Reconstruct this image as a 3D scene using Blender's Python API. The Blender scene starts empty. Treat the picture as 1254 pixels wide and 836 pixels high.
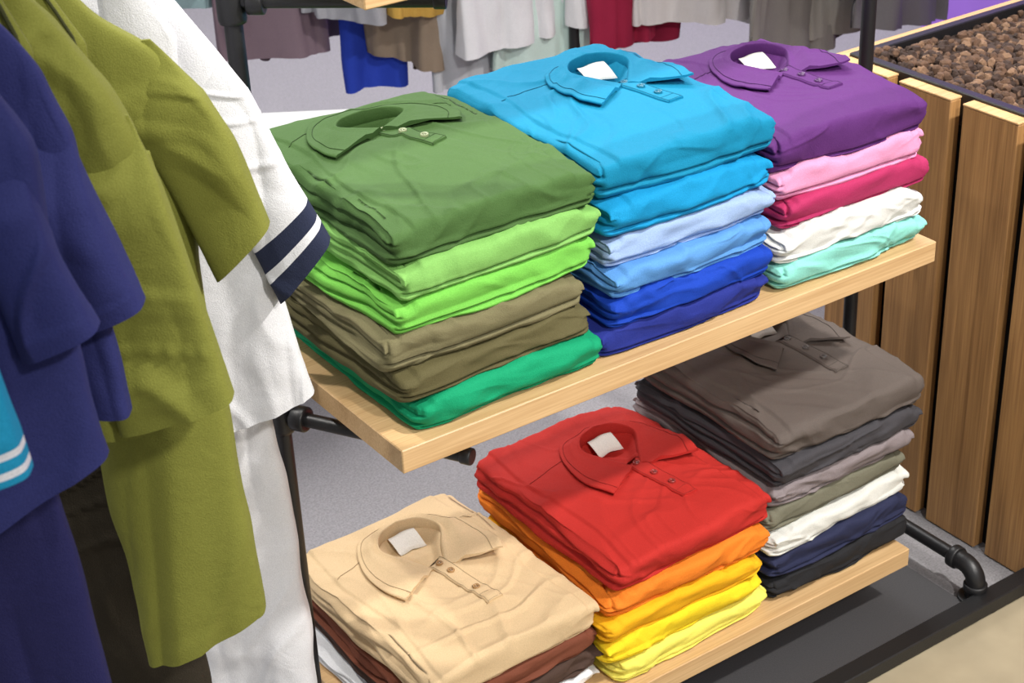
import bpy, math, random
import numpy as np
from mathutils import Matrix, Vector
from mathutils.bvhtree import BVHTree
random.seed(7)
RND=np.random.RandomState(11)
S=bpy.context.scene
# ------------------------------------------------------------------ helpers
def lin(c):
    c=[x/255 for x in c[:3]]
    return tuple((x/12.92 if x<=.04045 else ((x+.055)/1.055)**2.4) for x in c)+(1,)
def hsh(i,j,k,seed):
    h=(i.astype(np.int64)*73856093)^(j.astype(np.int64)*19349663)^(k.astype(np.int64)*83492791)^(seed*2654435761)
    h=(h^(h>>13))*1274126177; h=h^(h>>16)
    return (h&0xffff)/32767.5-1
def vn(P,seed=0):
    P=np.asarray(P,float); I=np.floor(P); f=P-I; u=f*f*f*(f*(f*6-15)+10); I=I.astype(np.int64)
    r=0
    for a in (0,1):
        for b in (0,1):
            for c in (0,1):
                w=(u[:,0] if a else 1-u[:,0])*(u[:,1] if b else 1-u[:,1])*(u[:,2] if c else 1-u[:,2])
                r=r+w*hsh(I[:,0]+a,I[:,1]+b,I[:,2]+c,seed)
    return r
def crease(x,y,ang,fl,fs,seed,warp=.25,sharp=1.6,wid=2.6):
    c,s=math.cos(ang),math.sin(ang)
    wx=vn(np.stack([x*6,y*6,0*x],1),seed+5)*warp/6
    wy=vn(np.stack([x*6,y*6,0*x+9],1),seed+6)*warp/6
    X=(x+wx)*c+(y+wy)*s; Y=-(x+wx)*s+(y+wy)*c
    n=vn(np.stack([X*fl,Y*fs,0*x+.5],1),seed)
    m=.5+.5*vn(np.stack([x*5,y*5,0*x+3],1),seed+9)
    return np.clip(1-np.abs(n)*wid,0,1)**sharp*m
def smooth(a,b,x):
    t=np.clip((x-a)/(b-a),0,1); return t*t*(3-2*t)
def catmull(pts,n):
    P=np.array(pts,float); P=np.vstack([2*P[0]-P[1],P,2*P[-1]-P[-2]]); m=len(pts)-1; out=[]
    for q in range(n):
        s=q/(n-1)*m; i=min(int(s),m-1); t=s-i; a,b,c,d=P[i],P[i+1],P[i+2],P[i+3]
        out.append(.5*((2*b)+(-a+c)*t+(2*a-5*b+4*c-d)*t*t+(-a+3*b-3*c+d)*t**3))
    return np.array(out)
class Acc:
    def __init__(s): s.v=[];s.f=[];s.m=[];s.n=0
    def add(s,V,Fc,mat=0):
        V=np.asarray(V,float); s.v.append(V)
        for q in Fc: s.f.append([i+s.n for i in q])
        if isinstance(mat,int): s.m+= [mat]*len(Fc)
        else: s.m+=list(mat)
        s.n+=len(V)
    def obj(s,name,mats,parent=None,smoothf=True,M=None):
        V=np.concatenate(s.v)
        if M is not None:
            M=np.array(M); V=V@M[:3,:3].T+M[:3,3]
        me=bpy.data.meshes.new(name); me.from_pydata(V.tolist(),[],s.f)
        for m in mats: me.materials.append(m)
        me.polygons.foreach_set("material_index",s.m)
        me.polygons.foreach_set("use_smooth",[smoothf]*len(s.f)); me.update()
        o=bpy.data.objects.new(name,me); S.collection.objects.link(o)
        if parent: o.parent=parent
        return o
def empty(name,loc=(0,0,0)):
    o=bpy.data.objects.new(name,None); o.empty_display_size=.05; S.collection.objects.link(o); return o
def box(acc,lo,hi,mat=0,bev=0.0):
    (x0,y0,z0),(x1,y1,z1)=lo,hi
    b=bev
    if b<=0:
        V=[(x,y,z) for x in (x0,x1) for y in (y0,y1) for z in (z0,z1)]
        acc.add(V,[(0,1,3,2),(4,6,7,5),(0,4,5,1),(2,3,7,6),(0,2,6,4),(1,5,7,3)],mat); return
    V=[];idx={}
    for ix,x in enumerate((x0,x1)):
        for iy,y in enumerate((y0,y1)):
            for iz,z in enumerate((z0,z1)):
                sx=b if ix==0 else -b; sy=b if iy==0 else -b; sz=b if iz==0 else -b
                idx[(ix,iy,iz,0)]=len(V);V.append((x,y+sy,z+sz))
                idx[(ix,iy,iz,1)]=len(V);V.append((x+sx,y,z+sz))
                idx[(ix,iy,iz,2)]=len(V);V.append((x+sx,y+sy,z))
    F=[]
    g=lambda a,b_,c,k: idx[(a,b_,c,k)]
    for i in (0,1):
        F.append([g(i,0,0,0),g(i,1,0,0),g(i,1,1,0),g(i,0,1,0)])
        F.append([g(0,i,0,1),g(1,i,0,1),g(1,i,1,1),g(0,i,1,1)])
        F.append([g(0,0,i,2),g(1,0,i,2),g(1,1,i,2),g(0,1,i,2)])
    for i in (0,1):
        for j in (0,1):
            F.append([g(i,j,0,0),g(i,j,1,0),g(i,j,1,1),g(i,j,0,1)])
            F.append([g(i,0,j,0),g(i,1,j,0),g(i,1,j,2),g(i,0,j,2)])
            F.append([g(0,i,j,1),g(1,i,j,1),g(1,i,j,2),g(0,i,j,2)])
            for k in (0,1): F.append([g(i,j,k,0),g(i,j,k,1),g(i,j,k,2)])
    acc.add(V,F,mat)
def loft(acc,rings,mats=0,cap=True,closed=True):
    n=len(rings[0]);V=np.concatenate(rings);F=[];M=[]
    for i in range(len(rings)-1):
        mm=mats if isinstance(mats,int) else mats[i]
        for j in range(n if closed else n-1):
            k=(j+1)%n; F.append((i*n+j,i*n+k,(i+1)*n+k,(i+1)*n+j)); M.append(mm)
    acc.add(V,F,M)
    if cap and closed:   # caps carry their own vertices so the rim stays crisp
        acc.add(rings[0],[list(range(n))[::-1]],M[0]); acc.add(rings[-1],[list(range(n))],M[-1])
def tube(acc,pts,rad,n=20,mat=0):
    pts=[Vector(p) for p in pts]; rings=[]
    if not hasattr(rad,'__len__'): rad=[rad]*len(pts)
    t0=(pts[1]-pts[0]).normalized(); up=Vector((0,0,1)) if abs(t0.z)<.9 else Vector((1,0,0))
    u=t0.cross(up).normalized()
    for i,p in enumerate(pts):
        t=(pts[min(i+1,len(pts)-1)]-pts[max(i-1,0)]).normalized()
        u=(u-t*u.dot(t)).normalized(); w=t.cross(u)
        rings.append(np.array([list(p+(u*math.cos(2*math.pi*k/n)+w*math.sin(2*math.pi*k/n))*rad[i]) for k in range(n)]))
    loft(acc,rings,mat)
def collar_ring(acc,p,d,r,l,mat=0):
    p=Vector(p);d=Vector(d).normalized()
    tube(acc,[p-d*l/2,p-d*l/2*.98,p-d*l/2*.8,p+d*l/2*.8,p+d*l/2*.98,p+d*l/2],[r*.8,r*.94,r,r,r*.94,r*.8],24,mat)
# ------------------------------------------------------------------ materials
def mat(name):
    m=bpy.data.materials.new(name); m.use_nodes=True; nt=m.node_tree
    return m,nt,nt.nodes['Principled BSDF']
def N(nt,t,**k):
    n=nt.nodes.new(t)
    for a,b in k.items(): setattr(n,a,b)
    return n
_fab={}
def fabric(col,rough=.82,sheen=0.,var=.10,name='fabric',wr=.10):
    key=(tuple(col),rough)
    if key in _fab: return _fab[key]
    m,nt,b=mat(name+'_%02x%02x%02x'%tuple(col[:3])); L=nt.links.new
    tc=N(nt,'ShaderNodeTexCoord')
    n1=N(nt,'ShaderNodeTexNoise'); n1.inputs['Scale'].default_value=750; n1.inputs['Detail'].default_value=1
    L(tc.outputs['Object'],n1.inputs['Vector'])
    n2=N(nt,'ShaderNodeTexNoise'); n2.inputs['Scale'].default_value=9; n2.inputs['Detail'].default_value=2
    L(tc.outputs['Object'],n2.inputs['Vector'])
    c=lin(col)
    hi=tuple(min(1,x*(1+var)+.004) for x in c[:3])+(1,); lo=tuple(x*(1-var) for x in c[:3])+(1,)
    mx=N(nt,'ShaderNodeMix',data_type='RGBA'); mx.inputs[6].default_value=lo; mx.inputs[7].default_value=hi
    ma=N(nt,'ShaderNodeMath',operation='MULTIPLY_ADD'); ma.inputs[1].default_value=.3; L(n2.outputs['Fac'],ma.inputs[0]); L(n1.outputs['Fac'],ma.inputs[2])
    mr=N(nt,'ShaderNodeMapRange'); mr.inputs[1].default_value=.40; mr.inputs[2].default_value=.90; L(ma.outputs[0],mr.inputs[0])
    L(mr.outputs[0],mx.inputs[0]); L(mx.outputs[2],b.inputs['Base Color'])
    b.inputs['Roughness'].default_value=rough
    b.inputs['Specular IOR Level'].default_value=.22
    vo=N(nt,'ShaderNodeTexVoronoi'); vo.inputs['Scale'].default_value=600; L(tc.outputs['Object'],vo.inputs['Vector'])
    bp=N(nt,'ShaderNodeBump'); bp.inputs['Strength'].default_value=.40; bp.inputs['Distance'].default_value=.0008
    L(vo.outputs['Distance'],bp.inputs['Height'])
    n3=N(nt,'ShaderNodeTexNoise'); n3.inputs['Scale'].default_value=20; n3.inputs['Detail'].default_value=2; n3.inputs['Distortion'].default_value=1.6; L(tc.outputs['Object'],n3.inputs['Vector'])
    b2=N(nt,'ShaderNodeBump'); b2.inputs['Strength'].default_value=wr; b2.inputs['Distance'].default_value=.012
    L(n3.outputs['Fac'],b2.inputs['Height']); L(bp.outputs[0],b2.inputs['Normal']); L(b2.outputs[0],b.inputs['Normal'])
    _fab[key]=m; return m
def plain(name,col,rough=.5,metal=0,bump=0,scale=60,var=.05,spec=.5):
    m,nt,b=mat(name); L=nt.links.new
    tc=N(nt,'ShaderNodeTexCoord'); n=N(nt,'ShaderNodeTexNoise'); n.inputs['Scale'].default_value=scale; n.inputs['Detail'].default_value=6
    L(tc.outputs['Object'],n.inputs['Vector'])
    c=lin(col); mx=N(nt,'ShaderNodeMix',data_type='RGBA')
    mx.inputs[6].default_value=tuple(x*(1-var) for x in c[:3])+(1,); mx.inputs[7].default_value=tuple(min(1,x*(1+var)) for x in c[:3])+(1,)
    mr=N(nt,'ShaderNodeMapRange'); mr.inputs[1].default_value=.3; mr.inputs[2].default_value=.7; L(n.outputs['Fac'],mr.inputs[0])
    L(mr.outputs[0],mx.inputs[0]); L(mx.outputs[2],b.inputs['Base Color'])
    b.inputs['Roughness'].default_value=rough; b.inputs['Metallic'].default_value=metal; b.inputs['Specular IOR Level'].default_value=spec
    if bump:
        bp=N(nt,'ShaderNodeBump'); bp.inputs['Strength'].default_value=.5; bp.inputs['Distance'].default_value=bump; L(n.outputs['Fac'],bp.inputs['Height']); L(bp.outputs[0],b.inputs['Normal'])
    return m
def wood(name,c1,c2,axis,rough=.5,big=.6):
    m,nt,b=mat(name); L=nt.links.new
    tc=N(nt,'ShaderNodeTexCoord'); mp=N(nt,'ShaderNodeMapping')
    sc=[22,22,22]; sc[axis]=1.4; mp.inputs['Scale'].default_value=sc
    L(tc.outputs['Object'],mp.inputs[0])
    n=N(nt,'ShaderNodeTexNoise'); n.inputs['Scale'].default_value=1.6; n.inputs['Detail'].default_value=5; n.inputs['Distortion'].default_value=.5; L(mp.outputs[0],n.inputs['Vector'])
    mp2=N(nt,'ShaderNodeMapping'); s2=[300,300,300]; s2[axis]=6; mp2.inputs['Scale'].default_value=s2; L(tc.outputs['Object'],mp2.inputs[0])
    n2=N(nt,'ShaderNodeTexNoise'); n2.inputs['Scale'].default_value=1; n2.inputs['Detail'].default_value=3; L(mp2.outputs[0],n2.inputs['Vector'])
    ma=N(nt,'ShaderNodeMath',operation='MULTIPLY_ADD'); ma.inputs[1].default_value=.7; L(n2.outputs['Fac'],ma.inputs[0])
    mb=N(nt,'ShaderNodeMath',operation='MULTIPLY'); mb.inputs[1].default_value=big; L(n.outputs['Fac'],mb.inputs[0]); L(mb.outputs[0],ma.inputs[2])
    cr=N(nt,'ShaderNodeValToRGB'); e=cr.color_ramp.elements
    e[0].position=.40; e[0].color=lin(c1); e[1].position=.85; e[1].color=lin(c2); L(ma.outputs[0],cr.inputs[0])
    L(cr.outputs[0],b.inputs['Base Color']); b.inputs['Roughness'].default_value=rough; b.inputs['Specular IOR Level'].default_value=.35
    bp=N(nt,'ShaderNodeBump'); bp.inputs['Strength'].default_value=.2; bp.inputs['Distance'].default_value=.001; L(n2.outputs['Fac'],bp.inputs['Height']); L(bp.outputs[0],b.inputs['Normal'])
    return m
BLACK=plain('black_powder_coat',(24,24,26),.42,0,.0006,300,.15)
OAK=wood('light_oak',(180,142,96),(212,178,132),0,.45)
SLAT=wood('slat_oak',(126,90,54),(180,136,86),2,.5)
RIM=wood('rim_oak',(176,136,86),(214,176,126),0,.5)
DARKHOLE=plain('button_hole_dark',(20,18,16),.8)
# ------------------------------------------------------------------ folded shirt body
def shirt_body(w,d,h,seed,hi=False,neck=None,amp=1.0):
    nx,ny,nz=(130,156,20) if hi else (96,92,22)
    ids=-np.ones((nx+1,ny+1,nz+1),int)
    I,J,K=np.meshgrid(range(nx+1),range(ny+1),range(nz+1),indexing='ij')
    onb=(I==0)|(I==nx)|(J==0)|(J==ny)|(K==0)|(K==nz)
    ids[onb]=np.arange(onb.sum()); i,j,k=I[onb],J[onb],K[onb]
    F=[]
    def face(A,flip):
        a=A[:-1,:-1].ravel();b=A[1:,:-1].ravel();c=A[1:,1:].ravel();e=A[:-1,1:].ravel()
        q=np.stack([a,b,c,e],1)
        if flip:q=q[:,::-1]
        F.extend(q.tolist())
    face(ids[:,:,0],True);face(ids[:,:,nz],False);face(ids[:,0,:],False);face(ids[:,ny,:],True);face(ids[0,:,:],True);face(ids[nx,:,:],False)
    def sp(t): return np.sign(t)*(1-(1-np.abs(t))**1.25)
    x=sp(i/nx*2-1)*w/2; y=sp(j/ny*2-1)*d/2; kz=k/nz*2-1
    r=h/2; rp=.018
    rp=max(rp,r*.66)
    ix=np.clip(x,-(w/2-rp),w/2-rp); iy=np.clip(y,-(d/2-rp),d/2-rp)
    vx,vy=x-ix,y-iy; inf=np.maximum(np.abs(vx),np.abs(vy)); l2=np.hypot(vx,vy)+1e-12
    sx,sy=vx/l2,vy/l2
    px=ix+sx*inf; py=iy+sy*inf
    e=rp-inf
    re=min(r,rp)
    side=~((k==0)|(k==nz))
    side=side|((i==0)|(i==nx)|(j==0)|(j==ny))
    th=np.where(side,np.radians(90-45*kz),0.)
    top=k==nz; rr=np.clip(1-e/re,0,1)
    tt=np.where(~side,np.radians(45*rr),th)
    tt=np.where((~side)&(k==0),np.pi-tt,tt)
    near=(e<re)
    ee=np.where(near,e,0)
    P_=.62
    sn=np.abs(np.sin(tt))**P_; cs=np.sign(np.cos(tt))*np.abs(np.cos(tt))**P_
    cx=np.where(near,px+sx*(ee-re)+sx*re*sn,px); cy=np.where(near,py+sy*(ee-re)+sy*re*sn,py)
    cz=np.where(near,r*cs,np.where(top,r,-r))
    cz=cz+r
    zr=cz/h
    edge=np.where(near,np.sin(tt),0)
    sidew=smooth(.25,.9,np.abs(sx))*edge
    fw=smooth(.25,.9,-sy)*edge
    g1=.34+.13*vn(np.stack([cx*3,cy*6,0*cx],1),seed+1); g2=.68+.10*vn(np.stack([cx*3,cy*6,0*cx+4],1),seed+2)
    gro=np.exp(-((zr-g1)/.045)**2)*.014+np.exp(-((zr-g2)/.04)**2)*.011
    gf=np.exp(-((zr-g1+.14)/.045)**2)*.009
    off=-(sidew*gro+fw*gf)
    lay=np.where(zr<g1,0.,1.)+np.where(zr<g2,0.,1.)*sidew
    wv=near*1.
    off+= wv*(vn(np.stack([cx*8,cy*8,zr*1.2+lay*3],1),seed+3)*.0075+vn(np.stack([cx*26,cy*26,zr*2.2],1),seed+4)*.0028)*amp
    off+= near*smooth(.2,.9,-sy)*(.006*np.cos(cx/w*3.0)+.009*(zr-.5))
    cx=cx+sx*off; cy=cy+sy*off
    topw=smooth(.35,.9,zr)
    dz=(1-(2*cx/w)**2)*(1-(2*cy/d)**2)*.002
    dz+=vn(np.stack([cx*7,cy*7,0*cx],1),seed+7)*.0048*amp
    a0=RND.uniform(-.6,.6)
    dz+=crease(cx,cy,a0+.9,3.5,12,seed+8,.5,1.2,3.6)*.0072*amp+crease(cx,cy,a0-.5,5,19,seed+9,.5,1.2,3.6)*.0056*amp
    dz+=crease(cx,cy,a0+1.8,8,34,seed+10,.5,1.1,3.4)*.0032*amp
    li=w/2-.030+.006*np.sin(cy*23+seed); dz-=smooth(-.0025,.0025,np.abs(cx)-li)*.0040
    cz=cz+topw*dz
    lowf=smooth(.5,1,np.abs(2*cx/w))**2*smooth(.4,1,np.abs(2*cy/d))**2
    cz=cz-topw*lowf*.006
    mid=edge*(1-topw*.3)
    rel=(crease(cx,cz*1.5,.25,5,22,seed+12,.5,1.2,3.4)+.7*crease(cx,cz*1.4,-.5,9,30,seed+14,.5,1.2,3.4))*smooth(.3,.9,np.abs(sy))+(crease(cy,cz*1.5,.2,5,22,seed+13,.5,1.2,3.4))*smooth(.3,.9,np.abs(sx))
    cx=cx+sx*mid*rel*.0068*amp; cy=cy+sy*mid*rel*.0068*amp
    if neck:
        poly,nxc,nyc=neck
        dx,dy=cx-nxc,cy-nyc
        ang=np.arctan2(np.abs(dx),dy); R0=np.interp(ang,poly[0],poly[1])
        q=np.hypot(dx,dy)/R0
        cz=cz-topw*(1-smooth(.60,.98,q))*.016
    return np.stack([cx,cy,cz],1),F
def button(acc,c,nrm,r,mb,mh):
    c=Vector(c); nrm=Vector(nrm).normalized(); u=nrm.cross(Vector((0,1,0.1))).normalized(); v=nrm.cross(u)
    prof=[(0,.0022),(.62,.0022),(.70,.0034),(.9,.0036),(1.0,.0022),(1.0,-.001)]
    rings=[]
    for rr,z in prof:
        rings.append(np.array([list(c+(u*math.cos(t)+v*math.sin(t))*max(rr,.02)*r+nrm*z) for t in np.linspace(0,2*math.pi,20,endpoint=False)]))
    loft(acc,rings[::-1],mb)
    for sx,sy in ((1,1),(-1,1),(1,-1),(-1,-1)):
        cc=c+(u*sx+v*sy)*r*.24
        ring=[[*(cc+(u*math.cos(t)+v*math.sin(t))*r*.13+nrm*z)] for z in (.0020,.0026) for t in np.linspace(0,2*math.pi,8,endpoint=False)]
        loft(acc,[np.array(ring[:8]),np.array(ring[8:])],mh)
def folded_shirt(name,parent,col,w,d,h,loc,rot,seed,top=None,amp=1.0,tab=False):
    m=fabric(col); seam=fabric(tuple(int(c*.80) for c in col))
    bc=(top or {}).get('bcol',tuple(int(c*.72+18) for c in col))
    btn=plain('button_%02x%02x%02x'%tuple(col),bc,.3)
    lab=fabric((222,220,214))
    acc=Acc()
    neck=None
    if top:
        na,nb=top.get('na',.056),top.get('nb',.040); nyc=d/2-top.get('back',.110); nxc=top.get('nx',0.)
        vy=top.get('v',.062)          # the neckline narrows to a V this far in front of the centre
        L0=top.get('leaf',.050); tip=top.get('tip',(.084,-.128)); gap=top.get('gap',.005)
        inn=catmull([(0,nb),(na*.62,nb*.80),(na*.92,nb*.10),(na*.55,-vy*.48),(gap,-vy)],41)
        out=catmull([(0,nb+L0*.62),(na*.80+L0*.36,nb*.80+L0*.42),(na+L0*.78,-nb*.05),(tip[0]+.016,tip[1]*.56),tip],41)
        ang=np.arctan2(np.abs(inn[:,0]),inn[:,1]); rad=np.hypot(inn[:,0],inn[:,1])
        neck=((ang,rad),nxc,nyc)
    V,F=shirt_body(w,d,h,seed,bool(top),neck,amp)
    acc.add(V,F,0)
    bvh=BVHTree.FromPolygons([tuple(v) for v in V],F)
    def drape(x,y):
        hit=bvh.ray_cast(Vector((x,y,h+.2)),Vector((0,0,-1)))
        return hit[0].z if hit[0] is not None else h*.6
    def strip(pts,wd,lift,mi,raised=.0):
        rings=[];P=[Vector((p[0],p[1],0)) for p in pts]
        for i,p in enumerate(P):
            t=(P[min(i+1,len(P)-1)]-P[max(i-1,0)]).normalized(); s=Vector((-t.y,t.x,0))
            row=[]
            for q,zz in ((-.5,-.003),(-.5,lift*.6),(-.44,lift),(-.15,lift),(.15,lift),(.44,lift),(.5,lift*.6),(.5,-.003)):
                c=p+s*wd*q; row.append([c.x,c.y,drape(c.x,c.y)+zz])
            rings.append(np.array(row))
        loft(acc,rings,mi)
    if tab:
        tx=tab if isinstance(tab,float) else 0.
        strip([(tx,-d/2+.010+.0045*i) for i in range(14)],.032,.0018,0)
        strip([(tx-.014,-d/2+.010+.0045*i) for i in range(14)],.0012,.0024,1)
        strip([(tx+.014,-d/2+.010+.0045*i) for i in range(14)],.0012,.0024,1)
        strip([(tx-.014+.0056*i,-d/2+.030) for i in range(6)],.0012,.0024,1)
    if top:
        hs=top.get('stand',.026); ztop=h+.001; lr=top.get('lift',(.004,.010)); hf=top.get('front',.35)
        rows=[]; edge=[]
        for q in range(-40,41):
            u=abs(q)/40.; sg=1 if q>=0 else -1
            I0=inn[abs(q)]*[sg,1]; O0=out[abs(q)]*[sg,1]
            hb=hs*(1-(1-hf)*u**1.2)
            base=ztop-.003
            curl=(lr[0] if sg<0 else lr[1])*smooth(.45,1,np.array([u]))[0]
            row=[]
            for s,z,kind in ((-.035,-.016,0),(-.03,hb*.45,0),(.00,hb*.90,0),(.03,hb*1.0,0),(.08,hb*.97,0),(.18,hb*.78,0),(.34,hb*.50,1),(.52,hb*.27,1),(.72,hb*.12,1),(.90,.000,1),(.96,.0006,1),(1.0,-.0002,1),(1.0,-.0030,2),(.90,-.0034,2),(.6,-.002,2),(.3,hb*.28,2)):
                X,Y=nxc+I0[0]+(O0[0]-I0[0])*s, nyc+I0[1]+(O0[1]-I0[1])*s
                if s<.2: zb=base
                else:
                    zd=drape(X,Y)
                    if Y>d/2-.016: zd=max(zd,base-.014)
                    t_=min(1,(s-.2)/.5); zb=base*(1-t_)+zd*t_
                    zb=max(zb,zd)
                wob=(vn(np.array([[X*22,Y*22,seed*.37]]),3)[0]*.0024+vn(np.array([[X*60,Y*60,seed*.37]]),4)[0]*.0007)*min(1,max(0,s*3)) if s>.05 else 0
                zz=zb+z+abs(wob)*.9+(.0048 if s>.3 else 0)+curl*max(0,s)**2
                row.append([X,Y,zz])
            rows.append(np.array(row)); edge.append(row)
        loft(acc,rows,0)
        pts=[Vector(r_[9])*.55+Vector(r_[8])*.45+Vector((0,0,.0006)) for r_ in edge]
        tube(acc,pts,.0005,6,1)
        pl=top.get('placket',.13); fy=nyc-vy; px=nxc+top.get('px',.003); pa=top.get('pa',0.)
        pp=[(px+pa*t*pl,fy+.022-(pl+.022)*t) for t in np.linspace(0,1,28)]
        strip(pp,.031,.0034,0)
        for s in (-.0132,.0132): strip([(p[0]+s,p[1]+s*pa) for p in pp],.0009,.0040,1)
        e=pp[-1]
        strip([(e[0]-.013+.026*t,e[1]+.002+pa*(-.013+.026*t)) for t in np.linspace(0,1,6)],.0009,.0040,1)
        e=pp[-5]
        strip([(e[0]-.013+.026*t,e[1]+pa*(-.013+.026*t)) for t in np.linspace(0,1,6)],.0009,.0040,1)
        for t in top.get('buttons',(.12,.42,.72)):
            p=pp[int(t*27)]; button(acc,(p[0],p[1],drape(p[0],p[1])+.0034),(0,0,1),.0062,2,3)
        if top.get('label'):
            lw,ll=.025,.030; rr=[]; zb=ztop-.003
            for a in np.linspace(-1,1,9):
                rowt=[];rowb=[]
                for b in np.linspace(0,1,7):
                    X=nxc+a*lw+top.get('lx',0)+b*.004; Y=nyc+nb-.009-b*ll-.004*abs(a); z=zb+hs*.45*(1-b)**1.3-.006*b+.0012*math.sin(a*3+b*2)+.003*math.sin(b*3.1)
                    z=max(z,drape(X,Y)+.0012)
                    rowt.append([X,Y,z]); rowb.insert(0,[X,Y,z-.0009])
                rr.append(np.array(rowt+rowb))
            loft(acc,rr,4)
        for sg in (-1,1):
            x0=nxc+sg*(na+.03)
            strip([(x0+(sg*(w/2-.028)-x0)*t, nyc+.020-.020*t) for t in np.linspace(0,1,16)],.0012,.0009,1)
    M=Matrix.Translation(loc)@Matrix.Rotation(math.radians(rot),4,'Z')
    return acc.obj(name,[m,seam,btn,DARKHOLE,lab],parent,True,M)
ZL=-.597
def stack(items,x,yc,z,w,d,seed,pname):
    p=empty(pname); zz=z
    for i,(nm,col,th,kw) in enumerate(items):
        r=random.Random(seed*31+i)
        kw=dict(kw); ww=kw.pop('w',w)+r.uniform(-.008,.008); dd=kw.pop('d',d)+r.uniform(-.008,.008)
        dx=kw.pop('dx',r.uniform(-.008,.008)); dy=kw.pop('dy',0)
        rot=kw.pop('rot',r.uniform(-2.4,2.4))
        front=yc-d/2+r.uniform(-.008,.006)+dy
        folded_shirt(nm,p,col,ww,dd,th*1.03,(x+dx,front+dd/2,zz),rot,seed*100+i*7,**kw)
        zz+=th
    return p
stack([('emerald_polo_shirt',(10,144,98),.050,dict(tab=.06,dx=.008,w=.32)),
       ('dark_olive_polo_shirt',(88,82,52),.046,dict(dx=-.012,w=.325)),
       ('khaki_olive_polo_shirt',(112,106,76),.050,dict(dx=-.014,w=.325)),
       ('lime_polo_shirt',(112,184,74),.050,dict(tab=.05,dx=-.006,w=.325)),
       ('light_green_polo_shirt',(122,174,90),.048,dict(dx=.002,w=.325,tab=.07)),
       ('forest_green_polo_shirt',(66,96,48),.050,dict(rot=-1.5,dx=.010,w=.325,d=.415,top=dict(placket=.095,pa=.40,px=.0,back=.092,nb=.026,na=.058,v=.030,leaf=.060,tip=(.102,-.082),gap=.002,stand=.018,front=.6,lift=(.001,.003),nx=.0,buttons=(.15,.45,.78),bcol=(150,160,120))))],
      .182,.225,0,.315,.40,1,'folded_polo_shirt_stack')
stack([('navy_blue_polo_shirt',(32,44,126),.044,dict(dx=-.002)),
       ('royal_blue_polo_shirt',(16,60,166),.046,dict()),
       ('sky_blue_polo_shirt',(86,142,202),.046,dict(tab=.06)),
       ('pale_blue_polo_shirt',(146,170,208),.048,dict(tab=.05)),
       ('azure_polo_shirt',(10,134,184),.052,dict(tab=.04,dx=.006)),
       ('turquoise_polo_shirt',(4,120,156),.056,dict(rot=-2,dx=.014,w=.325,d=.405,top=dict(placket=.10,pa=.15,nx=.048,back=.125,label=True,tip=(.084,-.120),lift=(.002,.014))))],
      .508,.215,0,.305,.38,2,'folded_polo_shirt_stack')
stack([('mint_polo_shirt',(134,206,192),.046,dict(dx=.0)),
       ('white_polo_shirt',(216,217,212),.048,dict()),
       ('raspberry_polo_shirt',(168,44,90),.046,dict()),
       ('pink_polo_shirt',(218,146,182),.046,dict(tab=.03)),
       ('purple_polo_shirt',(86,40,104),.058,dict(rot=-3,dx=.0,dy=.0,w=.31,d=.37,top=dict(placket=.10,pa=.12,nx=.034,back=.115,label=True,tip=(.082,-.118),lift=(.002,.014))))],
      .838,.195,0,.300,.34,3,'folded_polo_shirt_stack')
stack([('white_polo_shirt',(218,218,220),.036,dict()),
       ('dark_brown_polo_shirt',(72,54,46),.036,dict()),
       ('rust_brown_polo_shirt',(112,62,44),.042,dict(tab=.07)),
       ('beige_polo_shirt',(200,174,136),.054,dict(rot=2,dx=-.006,w=.325,d=.40,top=dict(placket=.13,label=True,tip=(.094,-.122),na=.060,nb=.046,v=.076,gap=.012,back=.106,pa=.10,nx=.012,stand=.030,lift=(.003,.018),buttons=(.12,.30,.72),bcol=(160,122,76))))],
      .188,.245,ZL,.320,.40,4,'folded_polo_shirt_stack')
stack([('pale_yellow_polo_shirt',(230,220,98),.044,dict(tab=.05)),
       ('yellow_polo_shirt',(234,202,34),.042,dict(tab=.02)),
       ('golden_yellow_polo_shirt',(234,172,22),.042,dict()),
       ('orange_polo_shirt',(224,122,34),.046,dict(tab=.0)),
       ('red_polo_shirt',(176,40,34),.058,dict(rot=1,dx=.012,w=.33,d=.39,top=dict(placket=.12,pa=.08,label=True,tip=(.090,-.122),na=.058,nb=.044,v=.070,gap=.009,nx=.034,back=.130,stand=.028,lift=(.003,.014))))],
      .518,.215,ZL,.322,.38,5,'folded_polo_shirt_stack')
stack([('black_polo_shirt',(34,34,37),.048,dict()),
       ('navy_polo_shirt',(38,42,70),.046,dict()),
       ('white_polo_shirt',(210,210,204),.042,dict()),
       ('grey_olive_polo_shirt',(110,108,92),.046,dict()),
       ('mauve_grey_polo_shirt',(130,120,122),.044,dict()),
       ('charcoal_polo_shirt',(64,62,66),.048,dict(dx=.010)),
       ('dark_taupe_polo_shirt',(92,83,78),.060,dict(rot=-1,dx=.012,w=.335,d=.39,top=dict(placket=.12,pa=.1,nx=.04,back=.12,label=True)))],
      .860,.225,ZL,.325,.38,6,'folded_polo_shirt_stack')
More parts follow.
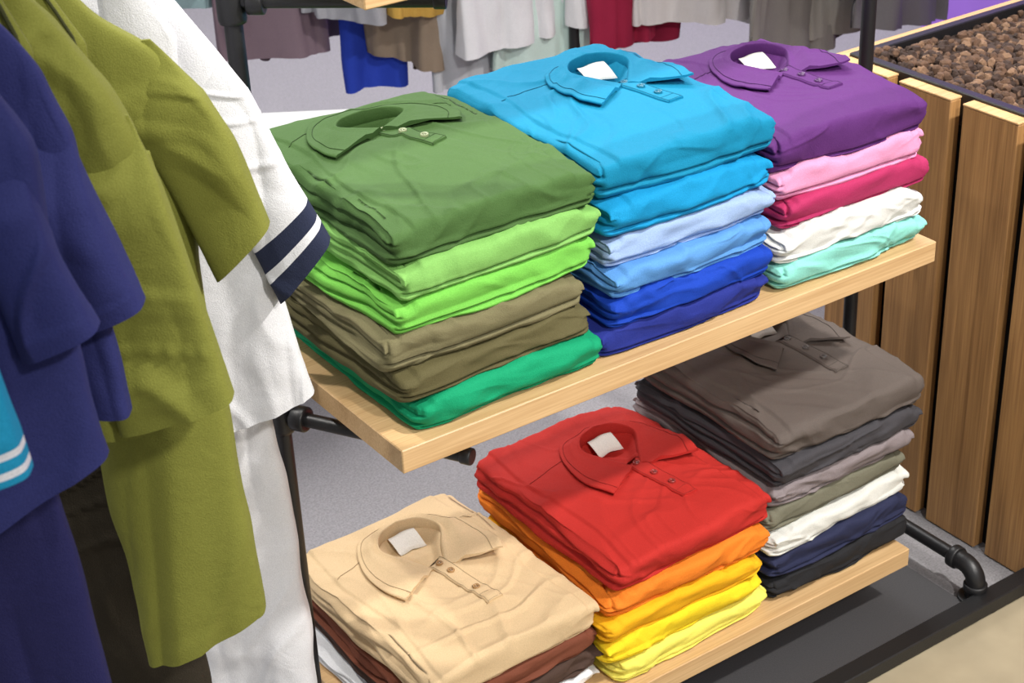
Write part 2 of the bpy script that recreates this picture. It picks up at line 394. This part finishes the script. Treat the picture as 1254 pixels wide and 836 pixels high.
# ------------------------------------------------------------------ shelving unit
FL=-.73
unit=empty('shelving_unit')
def shelf(z,name,d=.50):
    a=Acc(); box(a,(0,0,z-.036),(1.0,d,z),0,.0015); a.obj(name,[OAK],unit,False)
shelf(0,'shelf_board_upper'); shelf(ZL,'shelf_board_lower'); shelf(.630,'shelf_board_top',.14)
a=Acc()
PR=.0125
PL=(-.034,.285); PQ=(1.113,.285)
for (x,y) in (PL,PQ):
    tube(a,[(x,y,FL),(x,y,1.25)],PR)
    for z in (-.065,.545,ZL-.065):
        collar_ring(a,(x,y,z),(0,0,1),.019,.055)
for z in (-.065,.547):
    s=Vector((PL[0],PL[1],z)); e=Vector((.115,.025,z)) if z<0 else Vector((.168,.108,z)); dr=(e-s).normalized()
    tube(a,[s,e],.0105); collar_ring(a,s+dr*.033,dr,.019,.022); collar_ring(a,e,dr,.0125,.016)
    s=Vector((PQ[0],PQ[1],z)); e=Vector((.90,.10,z)); dr=(e-s).normalized()
    tube(a,[s,e],.0105); collar_ring(a,s+dr*.033,dr,.019,.022)
for x in (PL[0],PQ[0]):
    z=ZL-.062; y1=-.03
    tube(a,[(x,.285,z),(x,y1,z)],PR)
    pts=[(x,y1-.03*math.sin(t),z-.03+.03*math.cos(t)) for t in np.linspace(0,math.pi/2,10)]
    tube(a,[(x,y1+.02,z)]+pts+[(x,y1-.03,FL+.012)],.0175)
    collar_ring(a,(x,y1+.02,z),(0,1,0),.0215,.016); collar_ring(a,(x,y1-.03,FL+.034),(0,0,1),.0215,.014)
    collar_ring(a,(x,y1-.03,FL+.01),(0,0,1),.030,.010); collar_ring(a,(x,.285-.04,z),(0,1,0),.021,.02)
tube(a,[(PL[0],.285,z),(PQ[0],.285,z)],PR)
a.obj('pipe_frame',[BLACK],unit)
a=Acc(); box(a,(-.4,-.105,FL+.001),(1.22,-.07,FL+.030),0,.002); box(a,(1.22,-.105,FL+.001),(1.233,-.07,FL+.030),0,.002)
a.obj('base_rail',[BLACK],unit,False)
MATM=plain('dark_rubber',(64,63,65),.7,0,.001,400,.14,.3)
a=Acc(); box(a,(-.3,-.07,FL+.0005),(1.09,.42,FL+.010),0,.002); a.obj('base_plate',[MATM],unit,False)
# ------------------------------------------------------------------ floor & walls
CARPET=plain('grey_carpet',(134,132,135),.95,0,.003,260,.2,.1)
TILE=plain('beige_concrete_tile',(158,146,122),.5,0,.0006,9,.12)
a=Acc(); box(a,(-3,-.10,FL-.05),(4.2,6.0,FL),0); box(a,(-3,-4,FL-.05),(4.2,-.10,FL),1)
a.obj('floor',[CARPET,TILE],None,False)
a=Acc(); box(a,(3.4,-4,FL),(3.5,6,FL+3.2)); a.obj('wall_right',[plain('purple_paint',(150,104,206),.7,0,0,5,.03)],None,False)
a=Acc(); box(a,(-3,6,FL),(3.5,6.1,FL+3.2)); a.obj('wall_back',[plain('white_paint',(214,212,210),.8,0,0,5,.03)],None,False)
# ------------------------------------------------------------------ planter
pl=empty('slatted_planter')
a=Acc()
X0=1.235; Y1=.50; ZT=.120
box(a,(X0+.03,-1.6,FL),(2.5,Y1-.02,ZT-.03),0); a.obj('planter_core',[BLACK],pl,False)
a=Acc()
pitch=.147
y=.172+pitch*2
while y>-1.5:
    box(a,(X0,y-pitch+.026,FL+.002),(X0+.026,y,ZT),0,.002); y-=pitch
x=X0+.03
while x<2.4:
    box(a,(x,Y1-.022,FL+.002),(x+.13,Y1+.002,ZT-.012),0,.002); x+=pitch
a.obj('wood_slats',[SLAT],pl,False)
a=Acc(); box(a,(X0+.004,Y1-.030,ZT-.012),(2.5,Y1+.004,ZT),0,.002)
y=.172+pitch*2
while y>-1.5:
    box(a,(X0-.001,y-pitch+.026,ZT),(X0+.027,y,ZT+.004),0,.001); y-=pitch
a.obj('planter_rim',[RIM],pl,False)
a=Acc(); box(a,(X0+.0265,-1.6,ZT-.05),(X0+.046,Y1-.03,ZT+.010),0,.002); box(a,(X0+.046,Y1-.050,ZT-.03),(2.5,Y1-.030,ZT+.010),0,.002)
a.obj('planter_liner',[BLACK],pl,False)
import bmesh
bm=bmesh.new(); bmesh.ops.create_icosphere(bm,subdivisions=2,radius=1); bm.verts.ensure_lookup_table()
IV=np.array([v.co[:] for v in bm.verts]); IF=[[v.index for v in f.verts] for f in bm.faces]; bm.free()
a=Acc()
mats=[plain('lava_rock_brown',(90,66,50),.95,0,.004,90,.3),plain('lava_rock_dark',(56,40,32),.95,0,.004,90,.3),plain('lava_rock_tan',(122,94,72),.95,0,.004,90,.25)]
shapes=[]
for q in range(14):
    V=IV*RND.uniform(.65,1.25,3); shapes.append(V*(1+.30*vn(IV*1.9+q*3.3,5))[:,None])
for q in range(4600):
    x=X0+.052+RND.uniform(0,.75)**1.0; y=RND.uniform(-.25,Y1-.055); r=RND.uniform(.0060,.0115)
    an=RND.uniform(0,6.28); V=shapes[q%14]*r; c_,s_=math.cos(an),math.sin(an)
    V=V@np.array([[c_,s_,0],[-s_,c_,0],[0,0,1]])
    a.add(V+np.array([x,y,ZT-.006+RND.uniform(-.006,.008)+.010*math.sin(x*9)*math.cos(y*8)]),IF,int(RND.choice([0,0,1,1,2])))
box(a,(X0+.046,-1.6,ZT-.03),(2.49,Y1-.05,ZT-.010),1)
a.obj('lava_rock_fill',mats,pl,False)
# ------------------------------------------------------------------ hanging garments (rack frame)
O=np.array([-.9247,-1.6633,1.1937]); FV=np.array([.5535,.8329,0]); WV=np.array([.8329,-.5535,0]); DV=np.array([0,0,-1.])
def RF(O_,Fv,Wv):
    def f(a_,b_,h_): return O_+np.outer(a_,Fv)+np.outer(b_,Wv)+np.outer(h_,DV)
    return f
rack=RF(O,FV,WV)
def ridg(P,seed): return .5-np.abs(vn(P,seed))*1.0
def body(acc,fr,a0,rows,t=.026,seed=0,fold=.010,mi=0,nn=190,nr=90,kf=11,slope=0.,hem=True,cr_=.8):
    rows=np.array(rows,float); hs=np.linspace(rows[0,0],rows[-1,0],nr)
    L=np.interp(hs,rows[:,0],rows[:,1]); R_=np.interp(hs,rows[:,0],rows[:,2])
    ker=np.array([1,2,1])/4.
    for _ in range(6):
        L[1:-1]=np.convolve(L,ker,'valid'); R_[1:-1]=np.convolve(R_,ker,'valid')
    th=np.linspace(0,2*math.pi,nn,endpoint=False); rings=[]
    h0,h1=hs[0],hs[-1]
    for h,l,r in zip(hs,L,R_):
        g=(h-h0)/(h1-h0+1e-9)
        c,hw=(l+r)/2,(r-l)/2
        cs,sn=np.cos(th),np.sin(th)
        b=c+hw*np.sign(cs)*np.abs(cs)**.85
        tt=t*(.30+.70*min(1,(h-h0)/.14))
        a=tt*np.sign(sn)*np.abs(sn)**.6
        P=np.stack([b*kf+.25*np.sin(h*5+seed),np.full_like(b,h*1.1),np.full_like(b,seed*1.7)+np.where(sn>0,0,.6)],1)
        edge=np.abs(sn)**.4
        a=a+(ridg(P,seed)*fold*2.6+ridg(P*[2.2,1.5,1],seed+1)*fold*.9)*(.30+.70*g)
        hv=np.full_like(b,h)
        cr=crease(b,hv,1.15,3.2,12,seed+3,.6,1.0,4)*.010+crease(b,hv,-1.0,4,16,seed+4,.6,1.0,4)*.009
        a=a+np.sign(sn)*cr*edge*cr_
        hh=hv+slope*(g**4)*(r-b)
        b=b+vn(np.stack([np.full_like(b,h*12),0*b,np.sign(cs)],1),seed+8)*.004*np.abs(cs)
        if hem and g>.965: a=a*1.05
        rings.append(fr(a0+a,b,hh))
    loft(acc,rings,mi)
def sleeve(acc,fr,a0,path,t=.020,seed=0,mi=0,bands=None,nr=60,nn=110,fold=.007,crs=1.1,back=.016):
    P=np.array(path,float); s=np.linspace(0,len(P)-1,nr); k=np.arange(len(P))
    Q=np.stack([np.interp(s,k,P[:,i]) for i in range(4)],1)
    ker=np.array([1,2,1])/4.
    for _ in range(8):
        for i in range(4): Q[1:-1,i]=np.convolve(Q[:,i],ker,'valid')
    th=np.linspace(0,2*math.pi,nn,endpoint=False); rings=[]; ms=[]
    for i,(bl,hl,br,hr) in enumerate(Q):
        g=i/(nr-1)
        cb,ch=(bl+br)/2,(hl+hr)/2; ub,uh=(br-bl)/2,(hr-hl)/2
        cs=np.sign(np.cos(th))*np.abs(np.cos(th))**.85; sn=np.sign(np.sin(th))*np.abs(np.sin(th))**.55
        b=cb+ub*cs; h=ch+uh*cs
        em=smooth(0,.42,np.array([g]))[0]
        tt=t*(.12+.88*em)
        if g>.91: tt*=1.10
        w=(1-.5*smooth(.85,1,np.array([g]))[0])*em
        a=back*(1-em)+tt*sn+w*(ridg(np.stack([b*15,h*5,0*b+np.where(sn>0,0,.7)],1),seed)*fold*2.2*np.abs(sn)+crs*(crease(b,h,1.05,4,14,seed+2,.6,1.0,4)*fold*1.7+crease(b,h,.2,6,20,seed+3,.6,1.0,4)*fold*1.1)*sn)
        rings.append(fr(a0+a,b,h))
        m_=mi
        if bands:
            for (x0,x1,bm_) in bands:
                if x0<=g<x1: m_=bm_
        ms.append(m_)
    loft(acc,rings,ms)
def leaf(acc,fr,a0,poly,mi=0,edge=1):
    rings=[]
    P=np.array(poly,float); s=np.linspace(0,len(P)-1,20); k=np.arange(len(P))
    for q in s:
        bl,hl,br,hr=[np.interp(q,k,P[:,i]) for i in range(4)]
        f=[];g=[]
        for t in np.linspace(0,1,9):
            ar=.010*math.sin(math.pi*t*.8+.3)
            f.append((a0-ar,bl+(br-bl)*t,hl+(hr-hl)*t)); g.insert(0,(a0-ar+.0035,bl+(br-bl)*t,hl+(hr-hl)*t))
        L_=np.array(f+g); rings.append(fr(L_[:,0],L_[:,1],L_[:,2]))
    loft(acc,rings,mi)
def seamline(acc,fr,pts,mi,r=.0011):
    tube(acc,[tuple(fr([p[0]],[p[1]],[p[2]])[0]) for p in pts],r,8,mi)
def hanger(acc,fr,a0,bc,h,mi):
    pts=fr([a0]*9,[bc-.12,bc-.09,bc-.05,bc-.02,bc,bc+.015,bc+.03,bc+.045,bc+.06],[h+.105,h+.08,h+.05,h+.03,h+.025,h+.03,h+.05,h+.075,h+.10])
    tube(acc,pts,.005,10,mi)
    hk=[(bc,h+.02),(bc,h-.03)]+[(bc+.018*math.sin(t),h-.05-.018*math.cos(t)*-1) for t in np.linspace(0,1.4*math.pi,9)]
    tube(acc,[Vector(p) for p in fr([a0]*len(hk),[q[0] for q in hk],[q[1] for q in hk])],.002,8,mi)
OL=fabric((112,114,46)); OLs=fabric((52,54,24)); NV=fabric((36,40,90)); WH=fabric((212,212,215)); CY=fabric((24,136,174)); NB=fabric((34,40,62)); BR=fabric((40,34,24)); NVp=fabric((26,26,70))
STEEL=plain('hanger_steel',(150,150,150),.3,1)
# white polo (furthest)
a=Acc()
body(a,rack,1.95,[(.56,-.47,-.40),(.60,-.52,-.372),(.66,-.60,-.335),(.72,-.64,-.312),(.86,-.60,-.314),(1.135,-.60,-.262)],seed=21,slope=.40)
sleeve(a,rack,1.937,[(-.40,.66,-.345,.640),(-.375,.74,-.300,.705),(-.335,.86,-.262,.810),(-.291,.985,-.221,.905)],.024,22,0,[(.80,.885,1),(.915,1.01,1)],nr=90)
leaf(a,rack,1.890,[(-.45,.55,-.388,.575),(-.45,.60,-.366,.615),(-.425,.66,-.372,.675)])
hanger(a,rack,1.95,-.46,.545,2)
a.obj('hanging_polo_shirt',[WH,NB,STEEL])
a=Acc()
body(a,rack,2.035,[(1.0,-.50,-.36),(1.25,-.50,-.333),(1.45,-.50,-.325),(1.72,-.51,-.318)],seed=25,kf=12,fold=.012)
a.obj('hanging_white_trousers',[WH])
# olive polo behind
a=Acc()
body(a,rack,1.66,[(.47,-.50,-.44),(.52,-.56,-.400),(.555,-.60,-.345),(.62,-.60,-.320),(.80,-.58,-.335),(.92,-.57,-.335)],seed=31)
sleeve(a,rack,1.648,[(-.42,.55,-.350,.545),(-.385,.62,-.300,.600),(-.345,.71,-.275,.650),(-.312,.808,-.250,.748)],.022,32,0)
leaf(a,rack,1.600,[(-.47,.46,-.425,.475),(-.465,.51,-.398,.525),(-.44,.565,-.402,.580)])
seamline(a,rack,[(1.592,-.432,.468),(1.590,-.420,.490),(1.589,-.408,.515),(1.589,-.403,.545),(1.591,-.407,.575)],1,.0018)
hanger(a,rack,1.66,-.50,.46,2)
a.obj('hanging_polo_shirt',[OL,OLs,STEEL])
# olive polo in front
a=Acc()
body(a,rack,1.45,[(.395,-.49,-.43),(.455,-.56,-.385),(.52,-.64,-.345),(.57,-.66,-.330),(.66,-.64,-.345),(.78,-.62,-.350),(.875,-.62,-.36)],seed=41)
sleeve(a,rack,1.436,[(-.42,.535,-.335,.545),(-.41,.62,-.312,.610),(-.395,.74,-.292,.715),(-.386,.864,-.272,.832)],.024,42,0)
leaf(a,rack,1.392,[(-.47,.39,-.415,.405),(-.465,.45,-.392,.460),(-.44,.525,-.398,.520)])
seamline(a,rack,[(1.386,-.424,.395),(1.384,-.411,.42),(1.382,-.402,.445),(1.382,-.398,.475),(1.384,-.402,.515)],1,.0022)
hanger(a,rack,1.45,-.49,.385,2)
a.obj('hanging_polo_shirt',[OL,OLs,STEEL])
a=Acc()
body(a,rack,1.545,[(.62,-.45,-.34),(.84,-.445,-.305),(1.0,-.44,-.298),(1.185,-.43,-.296)],seed=45,kf=10,slope=.35,fold=.016)
a.obj('hanging_olive_trousers',[OL])
a=Acc()
body(a,rack,1.635,[(.95,-.62,-.42),(1.1,-.62,-.40),(1.40,-.62,-.385)],seed=47)
a.obj('hanging_brown_trousers',[BR])
# navy
a=Acc()
body(a,rack,1.34,[(.40,-.52,-.42),(.46,-.56,-.375),(.52,-.58,-.355),(.62,-.56,-.355),(.75,-.56,-.350),(.79,-.56,-.35)],.022,51)
sleeve(a,rack,1.328,[(-.43,.49,-.365,.50),(-.42,.56,-.350,.56),(-.405,.63,-.335,.61),(-.395,.70,-.318,.672)],.020,52)
hanger(a,rack,1.34,-.52,.38,1)
a.obj('hanging_polo_shirt',[NV,STEEL])
a=Acc()
body(a,rack,1.22,[(.38,-.50,-.42),(.43,-.54,-.38),(.48,-.56,-.356),(.56,-.56,-.358),(.70,-.56,-.352),(.765,-.56,-.345)],.022,53,slope=.5)
sleeve(a,rack,1.208,[(-.43,.46,-.375,.47),(-.42,.52,-.360,.52),(-.405,.58,-.348,.575),(-.392,.655,-.328,.630)],.018,54)
hanger(a,rack,1.22,-.50,.37,1)
a.obj('hanging_polo_shirt',[NV,STEEL])
a=Acc()
body(a,rack,1.28,[(.80,-.56,-.41),(.95,-.56,-.402),(1.10,-.56,-.392)],.020,55)
a.obj('hanging_navy_trousers',[NVp])
a=Acc()
body(a,rack,1.09,[(.36,-.50,-.44),(.42,-.54,-.41),(.50,-.54,-.40),(.72,-.54,-.405)],.018,57)
sleeve(a,rack,1.08,[(-.45,.48,-.390,.50),(-.44,.56,-.378,.56),(-.435,.63,-.370,.615),(-.43,.695,-.362,.682)],.016,58,0,[(.86,.89,1),(.93,.96,1)],nr=70)
hanger(a,rack,1.09,-.50,.35,2)
a.obj('hanging_polo_shirt',[CY,WH,STEEL])
a=Acc()
tube(a,[tuple(p) for p in rack([.95,1.09,1.22,1.45,1.64,1.95,2.08],[-.50,-.50,-.50,-.49,-.49,-.45,-.36],[.26,.285,.305,.325,.40,.48,.50])],.010,16)
a.obj('garment_rail',[BLACK])
# ------------------------------------------------------------------ background rack with clothes
bg=empty('background_clothes_rack')
a=Acc()
tube(a,[tuple(p) for p in rack([4.3,4.3],[-1.1,1.5],[.42,.42])],.016,16)
for b in (-1.1,.2,1.5):
    tube(a,[tuple(p) for p in rack([4.3,4.3],[b,b],[.42,1.92])],.016,16)
    tube(a,[tuple(p) for p in rack([4.05,4.55],[b,b],[1.905,1.905])],.016,16)
a.obj('rack_frame',[BLACK],bg)
cols=[(-.74,(150,176,180),1.34,.16,0),(-.58,(118,100,110),1.48,.15,0),(-.50,(110,94,104),1.46,.14,.1),(-.40,(160,160,166),1.36,.13,-.06),(-.33,(36,62,170),1.58,.085,.05),(-.24,(136,120,104),1.52,.12,0),(-.19,(186,148,70),1.36,.08,-.1),(-.13,(122,104,86),1.54,.10,.1),(-.04,(178,180,186),1.53,.14,0),(.04,(222,222,226),1.44,.15,-.05),
      (.13,(196,216,210),1.50,.15,0),(.22,(166,206,190),1.52,.14,.06),(.27,(226,226,228),1.40,.10,.04),(.33,(150,30,62),1.47,.10,-.04),(.38,(140,26,58),1.49,.10,.08),(.54,(214,210,210),1.44,.20,0),(.66,(180,178,178),1.46,.16,.08),(.80,(140,136,132),1.52,.20,0),(.93,(152,148,142),1.48,.18,.06),(1.06,(120,118,122),1.5,.2,0)]
for i,(b,c,h,ww,ao) in enumerate(cols):
    a=Acc(); rr=random.Random(i+3)
    an=rr.uniform(.15,.8)*(1 if rr.random()<.75 else -1); Fv=FV*math.cos(an)-WV*math.sin(an); Wv=WV*math.cos(an)+FV*math.sin(an)
    o=O+FV*(4.3+ao)+WV*b
    fr=RF(o,Fv,Wv)
    body(a,fr,0,[(.50,-.06,.06),(.56,-.8*ww,.8*ww),(.66,-ww,ww),(h-.12,-ww,ww),(h,-ww,ww)],.028,70+i,.026,0,90,36,kf=13,slope=rr.uniform(-.2,.2))
    if ww>.12:
        for sg in (-1,1):
            x=rr.uniform(0,.05); q=ww/.2
            pth=[(sg*.12*q,.60,sg*.20*q,.58),(sg*.17*q,.80,sg*.26*q,.74),(sg*.20*q,1.0,sg*.30*q,.98),(sg*(.20*q+x),1.26,sg*(.29*q+x),1.22)]
            sleeve(a,fr,-.02,pth,.03,90+i,nr=20,nn=30)
    a.obj('hanging_shirt_%d'%i,[fabric(c)],bg)
t=empty('display_table')
o=O+FV*3.55+WV*(-.62)
Mx=Matrix(((WV[0],FV[0],0,o[0]),(WV[1],FV[1],0,o[1]),(0,0,1,0),(0,0,0,1)))
a=Acc(); box(a,(-.35,-.3,-.27),(.32,.22,-.23),0,.004); a.obj('table_top',[plain('white_laminate',(210,210,210),.35)],t,False,Mx)
a=Acc()
for sx in (-.32,.29):
    for sy in (-.27,.19): tube(a,[(sx,sy,FL),(sx,sy,-.27)],.014)
a.obj('table_legs',[BLACK],t,True,Mx)
# ------------------------------------------------------------------ light
def area(name,loc,target,size,power,col=(1,.96,.9)):
    l=bpy.data.lights.new(name,'AREA'); l.energy=power; l.size=size; l.color=col
    o=bpy.data.objects.new(name,l); o.location=loc; d=Vector(target)-Vector(loc); o.rotation_euler=d.to_track_quat('-Z','Y').to_euler(); S.collection.objects.link(o); return o
def spot(name,loc,target,ang,power,r=.05,col=(1,.965,.91)):
    l=bpy.data.lights.new(name,'SPOT'); l.energy=power; l.spot_size=math.radians(ang); l.spot_blend=.7; l.shadow_soft_size=r; l.color=col
    o=bpy.data.objects.new(name,l); o.location=loc; d=Vector(target)-Vector(loc); o.rotation_euler=d.to_track_quat('-Z','Y').to_euler(); S.collection.objects.link(o); return o
spot('ceiling_spot_light',(1.3,-1.7,2.6),(.6,.15,-.2),58,480,.09)
spot('ceiling_spot_light',(-.1,-2.5,2.2),(.6,.15,-.2),58,250,.10)
spot('ceiling_spot_light',(-.9,1.3,2.4),(-.3,.0,.1),60,180,.06)
spot('ceiling_spot_light',(.3,.6,3.0),(.4,.2,.2),50,140,.06)
area('ceiling_panel_light',(1.8,2.6,2.4),(1.8,2.6,0),1.8,170,(1,.99,.97))
w=bpy.data.worlds.new('World'); S.world=w; w.use_nodes=True
w.node_tree.nodes['Background'].inputs[0].default_value=(.98,.985,1,1); w.node_tree.nodes['Background'].inputs[1].default_value=.62
try:
    S.view_settings.view_transform='Standard'; S.view_settings.look='None'; S.view_settings.exposure=0
except Exception as e: print(e)
# ------------------------------------------------------------------ camera
cam=bpy.data.cameras.new('camera'); co=bpy.data.objects.new('camera',cam); S.collection.objects.link(co)
Rm=np.array([[0.81994,-0.57106,-0.03983],[-0.3031,-0.37407,-0.87647],[0.48562,0.73073,-0.47981]])
rt=Vector(Rm[0]).normalized(); fw=Vector(Rm[2]).normalized(); rt=(rt-fw*rt.dot(fw)).normalized(); up=rt.cross(fw)
co.matrix_world=Matrix(((rt.x,up.x,-fw.x,O[0]),(rt.y,up.y,-fw.y,O[1]),(rt.z,up.z,-fw.z,O[2]),(0,0,0,1)))
cam.sensor_width=36; cam.lens=2095.5/1254*36; cam.clip_start=.05; cam.clip_end=60
cam.dof.use_dof=True; cam.dof.focus_distance=2.35; cam.dof.aperture_fstop=13
S.camera=co
